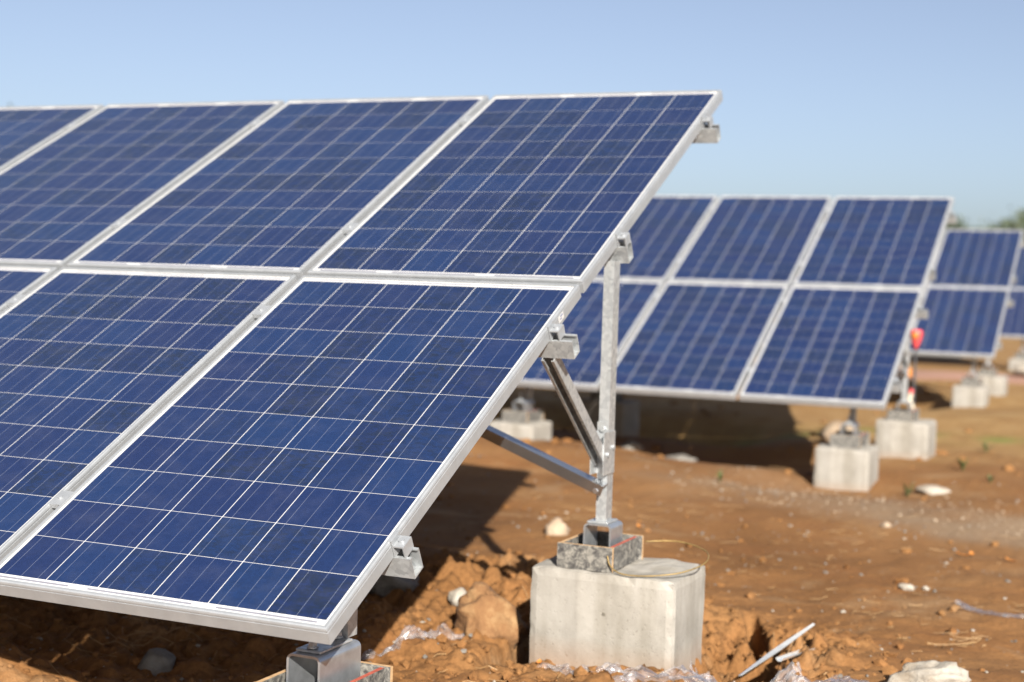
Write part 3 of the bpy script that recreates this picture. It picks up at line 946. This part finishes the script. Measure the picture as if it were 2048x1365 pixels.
# scattered stuff, one object per material
def scatter(name, n, region, size, mat, seed, squash=0.7, shape=1, sink=0.3, dens=None):
    r_ = np.random.default_rng(seed)
    bm = bmesh.new(); bmesh.ops.create_icosphere(bm, subdivisions=shape, radius=1.0)
    base = np.array([v.co[:] for v in bm.verts]); fa = np.array([[v.index for v in f.verts] for f in bm.faces]); bm.free()
    xs, ys = [], []
    while len(xs) < n:
        x = r_.uniform(region[0], region[1]); y = region[2] + (region[3] - region[2]) * r_.uniform(0, 1) ** 1.25
        if dens is not None and r_.uniform() > dens(x, y): continue
        xs.append(x); ys.append(y)
    xs, ys = np.array(xs), np.array(ys)
    zs = ground_z(xs, ys)
    V, F = [], []
    for i in range(n):
        s_ = size[0] * (size[1] / size[0]) ** (r_.uniform() ** 2.2)
        b_ = base * (1 + 0.38 * r_.uniform(-1, 1, (len(base), 1))) * np.array([s_ * r_.uniform(0.7, 1.4), s_ * r_.uniform(0.7, 1.2), s_ * squash])
        a = r_.uniform(0, 6.28); c, s2 = math.cos(a), math.sin(a)
        b2 = np.stack([b_[:, 0] * c - b_[:, 1] * s2, b_[:, 0] * s2 + b_[:, 1] * c, b_[:, 2]], 1)
        b2 += np.array([xs[i], ys[i], zs[i] + s_ * squash * (1 - 2 * sink)])
        F.append(fa + i * len(base)); V.append(b2)
    me = bpy.data.meshes.new(name)
    me.from_pydata(np.concatenate(V).tolist(), [], np.concatenate(F).tolist())
    me.materials.append(mat)
    return kind(obj(name, me), 'stuff')

def not_block(x, y):
    return 0.0 if (-0.24 < x < 0.32 and 1.55 < y < 2.0) else 1.0
def dug_d(x, y):
    return not_block(x, y) * float(min(1, 0.05 + bump(x, y, -0.6, 1.9, 1.0, 0.9) + bump(x, y, 0.5, 1.9, 0.4, 0.6) + 0.7 * bump(x, y, -2.3, 1.3, 1.3, 0.9)))
scatter('soil_clods', 3600, (-3.4, 1.8, 0.4, 5.5), (0.004, 0.026), SOIL, 101, 0.75, 1, 0.3, dug_d)
scatter('gravel', 800, (-3.2, 1.9, 0.5, 7.5), (0.0022, 0.011), ROCKPALE, 103, 0.7, 1, 0.25, not_block)
scatter('grey_gravel', 900, (-3.2, 1.9, 0.5, 7.5), (0.002, 0.012), ROCKGREY, 105, 0.7, 1, 0.25, not_block)
scatter('roadside_gravel', 900, (-1.2, 2.2, 5.2, 8.2), (0.003, 0.012), ROADGRAVEL, 107, 0.6, 1, 0.35,
        lambda x, y: float(sstep(0.95, 0.2, abs(y - (6.35 - 0.35 * x)))))
scatter('far_clods', 420, (-6, 4, 6.5, 20), (0.012, 0.06), SOIL, 109, 0.6, 1, 0.4)

def straw(name, n, region, seed, ln, clusters):
    r_ = np.random.default_rng(seed)
    V, F = [], []
    cs = [(r_.uniform(region[0], region[1]), r_.uniform(region[2], region[3]), r_.uniform(0.08, 0.4), r_.uniform(0, 3.14)) for _ in range(clusters)]
    P = []
    for i in range(n):
        if r_.uniform() < 0.85:
            c = cs[r_.integers(len(cs))]
            x, y, a0 = r_.normal(c[0], c[2]), r_.normal(c[1], c[2]), r_.normal(c[3], 0.7)
        else:
            x, y, a0 = r_.uniform(region[0], region[1]), r_.uniform(region[2], region[3]), r_.uniform(0, 3.14)
        if not_block(x, y) > 0: P.append((x, y, a0))
    for (x, y, a0) in P:
        L = ln[0] + (ln[1] - ln[0]) * r_.uniform() ** 2
        w = r_.uniform(0.0006, 0.0015)
        bend = r_.uniform(-0.6, 0.6)
        ts = np.linspace(-0.5, 0.5, 4)
        px_, py_ = [], []
        for t in ts:
            a = a0 + bend * t
            px_.append(x + L * t * math.cos(a)); py_.append(y + L * t * math.sin(a))
        zz = ground_z(np.array(px_), np.array(py_)) + r_.uniform(0.002, 0.014) + np.abs(ts) * r_.uniform(0, 0.05) * L * 3
        o = len(V)
        for k in range(4):
            nx, ny = -math.sin(a0), math.cos(a0)
            V += [(px_[k] + nx * w, py_[k] + ny * w, zz[k]), (px_[k] - nx * w, py_[k] - ny * w, zz[k]), (px_[k], py_[k], zz[k] + w * 1.6)]
        for k in range(3):
            a, b_ = o + 3 * k, o + 3 * k + 3
            F += [(a, a + 2, b_ + 2, b_), (a + 2, a + 1, b_ + 1, b_ + 2), (a + 1, a, b_, b_ + 1)]
    me = bpy.data.meshes.new(name)
    me.from_pydata(V, [], F)
    me.materials.append(STRAW)
    return kind(obj(name, me), 'stuff')
straw('straw', 520, (-1.6, 1.7, 1.2, 4.8), 201, (0.012, 0.12), 20)
straw('shaded_straw', 160, (-3.1, -1.0, 0.9, 2.0), 203, (0.05, 0.26), 5)
straw('far_straw', 170, (-3.0, 2.0, 4.8, 9.0), 205, (0.04, 0.2), 12)

# dry orange leaves, each a curled blade
_b = MB()
V_, F_ = [], []
for k, t in enumerate(np.linspace(-1, 1, 7)):
    w = 0.012 * max(0.08, (1 - t * t)) ** 0.7
    V_ += [(-w, t * 0.024, 0.006 * t * t + 0.004), (0, t * 0.024, 0.006 * t * t), (w, t * 0.024, 0.006 * t * t + 0.005)]
for k in range(6):
    a = 3 * k
    F_ += [(a, a + 1, a + 4, a + 3), (a + 1, a + 2, a + 5, a + 4)]
_b.add(V_, F_)
LEAF_ME = _b.mesh('dry_leaf', ORANGELEAF, True)
for (x, y, rz, sc_, lab) in ((-0.82, 4.5, 0.9, 1.0, 'small orange dry leaf on the earth behind the near footing'),
                             (0.83, 4.72, 0.3, 1.1, 'curled orange leaf lying near the right edge before the gravel strip'),
                             (0.79, 4.68, 1.7, 1.3, 'second orange leaf touching the curled one near the right edge'),
                             (1.02, 4.62, 1.4, 1.1, 'lone orange leaf farthest right on the bare earth'),
                             (-0.14, 1.56, 0.2, 0.7, 'tiny orange leaf against the foot of the near concrete footing')):
    o = thing('dry_leaf', lab, 'leaf', (x, y, gz(x, y) + 0.006), (0.15, 0.1, rz), 'orange dry leaves', LEAF_ME)
    o.scale = (sc_, sc_, sc_)

# crumpled clear plastic
def film(label, path, width, seed, lift=0.02, name='plastic_sheet'):
    path = catmull(path, 14)
    nu = 26
    V, F = [], []
    n = len(path)
    us = np.linspace(-1, 1, nu)
    for i, p in enumerate(path):
        d = (path[min(i + 1, n - 1)] - path[max(i - 1, 0)]).normalized()
        side = Vector((-d.y, d.x, 0)).normalized()
        w = width * (0.55 + 0.45 * math.sin(math.pi * (i + 0.5) / n)) * (1 + 0.3 * float(vnoise(np.array([i * 0.21]), np.array([seed * 1.3]))[0]))
        for u in us:
            x, y = p.x + side.x * u * w, p.y + side.y * u * w
            a = float(fbm(np.array([x * 17 + seed]), np.array([y * 17]), 3, seed, 0.6)[0])
            fold = abs(a)
            z = gz(x, y) + 0.004 + lift * (0.15 + 0.9 * fold) * (1 - 0.75 * u * u) + p.z * 0.5
            V.append((x + 0.012 * a, y + 0.010 * a, z))
    for i in range(n - 1):
        for k in range(nu - 1):
            a = i * nu + k
            F.append((a, a + 1, a + nu + 1, a + nu))
    mb = MB(); mb.add(V, F)
    me = mb.mesh('plastic_sheet', FILM, False, normals=False)
    return thing(name, label, 'plastic sheet', me=me, group='scraps of clear plastic')
film('long crumpled clear plastic sheet along the bottom edge beside the white rock', [(0.17, 1.38, 0), (0.38, 1.52, 0.0), (0.58, 1.67, 0.0), (0.78, 1.79, 0.006), (0.93, 1.86, 0.005)], 0.07, 3, 0.020)
film('crumpled clear plastic heaped against the front of the near concrete footing', [(-0.06, 1.43, 0), (0.02, 1.42, 0), (0.09, 1.41, 0.008), (0.17, 1.41, 0.010), (0.24, 1.40, 0.0)], 0.035, 9, 0.016)
film('narrow strip of shiny plastic trailing from the near front formwork box', [(-0.66, 1.30, 0), (-0.60, 1.40, 0.004), (-0.56, 1.50, 0.008), (-0.52, 1.62, 0.006), (-0.47, 1.68, 0)], 0.026, 15, 0.016)
film('thin torn strip of clear plastic at the right edge of the earth', [(0.93, 3.50, 0), (1.0, 3.36, 0.005), (1.12, 3.30, 0.005), (1.28, 3.36, 0.0)], 0.025, 21, 0.015)
film('scrap of white plastic sunk in the hole beside the near footing', [(0.31, 1.82, 0.0), (0.35, 1.78, 0.01), (0.40, 1.73, 0.0)], 0.022, 27, 0.012)

# bright metal offcuts by the hole
def gutter(p0, p1, r, t, up):
    p0, p1 = Vector(p0), Vector(p1)
    z = (p1 - p0).normalized(); y = Vector(up); y = (y - z * y.dot(z)).normalized(); x = y.cross(z)
    Mx = Matrix((x, y, z)).transposed().to_4x4(); Mx.translation = p0
    P = [(r * math.cos(a), r * math.sin(a)) for a in np.linspace(math.pi * 1.02, math.pi * 1.98, 7)]
    P += [((r - t) * math.cos(a), (r - t) * math.sin(a)) for a in np.linspace(math.pi * 1.98, math.pi * 1.02, 7)]
    mb = MB(); mb.extrude(P, Mx, (p1 - p0).length)
    return mb.mesh('metal_offcut', BRIGHT)
thing('metal_offcut', 'short bright metal channel lying on the earth right of the hole', 'metal scrap', me=gutter((0.555, 1.93, max(gz(0.555, 1.93), -0.47) + 0.02), (0.592, 2.24, gz(0.592, 2.24) + 0.026), 0.013, 0.002, (0, 0, 1)), group='bright metal offcuts')
mb = MB()
p0, p1 = Vector((0.425, 1.93, -0.505)), Vector((0.574, 2.35, -0.400))
d = (p1 - p0).normalized(); sx = Vector((0, 0, 1)).cross(d).normalized(); sz = d.cross(sx)
for k in range(8):
    a, b_ = p0 + (p1 - p0) * (k / 8), p0 + (p1 - p0) * ((k + 1) / 8)
    def rim(p, tt):
        w = 0.011 * (1 - 0.55 * abs(tt - 0.45) * 2); tw = 0.9 * tt - 0.3
        q = sx * math.cos(tw) + sz * math.sin(tw)
        nrm = d.cross(q) * 0.0012
        return [p + q * w + nrm, p - q * w + nrm, p - q * w - nrm, p + q * w - nrm]
    A_, B_ = rim(a, k / 8), rim(b_, (k + 1) / 8)
    mb.add(A_ + B_, [(0, 1, 5, 4), (1, 2, 6, 5), (2, 3, 7, 6), (3, 0, 4, 7)] + ([(3, 2, 1, 0)] if k == 0 else []) + ([(4, 5, 6, 7)] if k == 7 else []))
thing('metal_strip', 'thin twisted metal strip leaning out of the hole by the near footing', 'metal scrap', me=mb.mesh('metal_strip', BRIGHT), group='bright metal offcuts')

# weeds round the second row
def weed(x, y, h, seed, label):
    r_ = random.Random(seed)
    t = thing('weed', label, 'weed', (x, y, gz(x, y) - 0.005), (0, 0, r_.uniform(0, 6)), 'green weeds on the earth')
    mb = MB()
    for k in range(11):
        a = r_.uniform(0, 6.28); L = h * r_.uniform(0.6, 1.15); lean = r_.uniform(0.2, 1.0); w = h * r_.uniform(0.05, 0.09)
        pts = []
        for s_ in np.linspace(0, 1, 5):
            rr = lean * L * s_ * (0.5 + 0.5 * s_); zz = L * s_ * (1 - 0.35 * lean * s_)
            ww = w * (1 - s_) ** 0.5 * (0.4 + s_ if s_ < 0.5 else 1)
            c, s2 = math.cos(a), math.sin(a)
            pts += [(rr * c - ww * s2, rr * s2 + ww * c, zz), (rr * c + ww * s2, rr * s2 - ww * c, zz)]
        mb.add(pts, [(2 * i, 2 * i + 1, 2 * i + 3, 2 * i + 2) for i in range(4)])
    obj('blades', mb.mesh('blades', GREEN, True, normals=False), t)
    st = MB(); st.cyl((0, 0, 0), (0, 0, h * 0.5), 0.004, 0.002, 6)
    obj('stem', st.mesh('stem', GREEN), t)
weed(0.15, 7.05, 0.12, 1, 'tuft of green weed beside the front footing of the second array')
weed(0.35, 8.25, 0.13, 2, 'upright green weed on the slope right of the second array')
weed(0.36, 9.6, 0.11, 3, 'broad green weed beside the rear footing of the second array')
weed(0.62, 7.5, 0.08, 4, 'small green weed right of the pale flat stone')
weed(-1.02, 6.72, 0.10, 5, 'green weed at the shadow edge left of the second array footing')
weed(-0.55, 7.55, 0.09, 6, 'small weed left behind the front footing of the second array')

# warning lamp on a thin pole with tags, behind the second row
lx, ly = -0.175, 9.26
lz = gz(lx, ly)
t = thing('warning_lamp', 'red and orange warning lamp on a thin dark pole behind the second array', 'lamp', (lx, ly, lz))
mb = MB(); mb.cyl((0, 0, 0), (0, 0, 0.86), 0.010, n=8); obj('pole', mb.mesh('pole', DARKPAINT), t)
def lathe(prof, n=16):
    mb = MB(); V = []; F = []
    for (r_, z) in prof:
        V += [(r_ * math.cos(2 * math.pi * k / n), r_ * math.sin(2 * math.pi * k / n), z) for k in range(n)]
    for i in range(len(prof) - 1):
        F += [(i * n + k, i * n + (k + 1) % n, (i + 1) * n + (k + 1) % n, (i + 1) * n + k) for k in range(n)]
    F += [tuple(reversed(range(n))), tuple(range((len(prof) - 1) * n, len(prof) * n))]
    mb.add(V, F); return mb
hd = obj('lamp_head', lathe([(0.014, 0.825), (0.020, 0.85), (0.040, 0.89), (0.050, 0.94), (0.049, 0.965), (0.042, 0.978), (0.01, 0.981)]).mesh('lamp_head', REDPLASTIC, True), t)
mb = MB(); mb.cyl((0, -0.040, 0.935), (0, -0.054, 0.935), 0.026, 0.02, 14); obj('lens', mb.mesh('lens', ORANGEPLASTIC), hd)
mb = MB(); mb.box(-0.075, -0.02, -0.02, 0.0, 0.60, 0.67); obj('tag', mb.mesh('tag', ORANGEPLASTIC, bevel=0.006), t)
mb = MB(); mb.cyl((-0.02, -0.005, 0.47), (-0.02, -0.005, 0.505), 0.02, 0.014, 10); obj('cap', mb.mesh('cap', REDPLASTIC), t)
mb = MB(); mb.tube(catmull([(-0.02, -0.02, 0.465), (-0.025, -0.04, 0.40), (0.005, -0.05, 0.34)], 6), [0.02] * 6 + [0.026] * 7, 8); obj('cloth', mb.mesh('cloth', OFFWHITE, True), t)

# ------------------------------------------------------------------ far trees
def tree(x, y, h, w, seed, label, n=2400):
    r_ = np.random.default_rng(seed)
    z0 = gz(x, y) - 0.1
    t = thing('tree', label, 'tree', (x, y, z0), (0, 0, 0), 'trees on the horizon')
    mb = MB()
    mb.tube([(0, 0, 0), (0.03 * h, 0, 0.3 * h), (0.01 * h, 0.02 * h, 0.6 * h), (0.0, 0.01 * h, 0.85 * h)], [0.035 * h, 0.026 * h, 0.016 * h, 0.006 * h], 8)
    for k in range(7):
        a = k * 2.4; zz = h * (0.3 + 0.07 * k)
        mb.tube([(0.02 * h, 0, zz), (0.02 * h + 0.2 * w * math.cos(a), 0.2 * w * math.sin(a), zz + 0.1 * h), (0.38 * w * math.cos(a), 0.38 * w * math.sin(a), zz + 0.17 * h)], [0.013 * h, 0.009 * h, 0.003 * h], 6)
    obj('trunk', mb.mesh('trunk', BARK, True), t)
    V, F = [], []
    cl = [(r_.uniform(0, 6.28), r_.uniform(0.1, 1) ** 0.6, r_.uniform(0.32, 0.97)) for _ in range(64)]
    for i in range(n):
        a, rr, zz = cl[r_.integers(len(cl))]
        pr = math.sin(math.pi * min(1, max(0, (zz - 0.2) / 0.85))) ** 0.6
        cx, cy, cz = 0.5 * w * rr * pr * math.cos(a), 0.5 * w * rr * pr * math.sin(a), zz * h
        p = np.array([cx, cy, cz]) + r_.normal(0, 1, 3) * np.array([0.085 * w, 0.085 * w, 0.05 * h])
        s_ = 0.024 * h * r_.uniform(0.5, 1.3)
        u = r_.normal(0, 1, 3); u /= np.linalg.norm(u); v = np.cross(u, r_.normal(0, 1, 3)); v /= np.linalg.norm(v)
        o = len(V)
        V += [tuple(p + u * s_), tuple(p + v * s_ * 0.6), tuple(p - u * s_), tuple(p - v * s_ * 0.6)]
        F.append((o, o + 1, o + 2, o + 3))
    me = bpy.data.meshes.new('crown'); me.from_pydata(V, [], F); me.materials.append(FOLIAGE)
    obj('crown', me, t)

def at(az_px, dist):
    """ground point at a distance along a compass bearing seen from the site gate"""
    u = (az_px - 1024) / 2939.2
    d = c_fwd + c_right * u
    k = dist / math.hypot(d.x, d.y)
    return 1.663 + d.x * k, -2.769 + d.y * k
for px_, dist, h, w, seed, lab in (
        (-52, 62, 7.2, 8.5, 1, 'tall tree whose crown peeks over the nearest array at far left'),
        (1903, 150, 8.2, 4.0, 2, 'narrow tree on the horizon just right of the second array'),
        (1932, 160, 7.4, 6.0, 3, 'low tree behind the top edge of the third array, beside the narrow one'),
        (1958, 155, 7.3, 4.5, 4, 'small bushy tree above the middle of the third array'),
        (1988, 158, 7.6, 5.5, 5, 'bushy tree above the third array near its right end'),
        (2014, 150, 7.1, 6.5, 6, 'low spreading tree above the right end of the third array'),
        (2046, 140, 7.9, 8.5, 7, 'broad dark tree at the right edge of the picture'),
        (2095, 145, 9.0, 9.0, 8, 'large tree beyond the right edge next to the broad dark one')):
    x, y = at(px_, dist)
    tree(x, y, h, w, seed, lab)
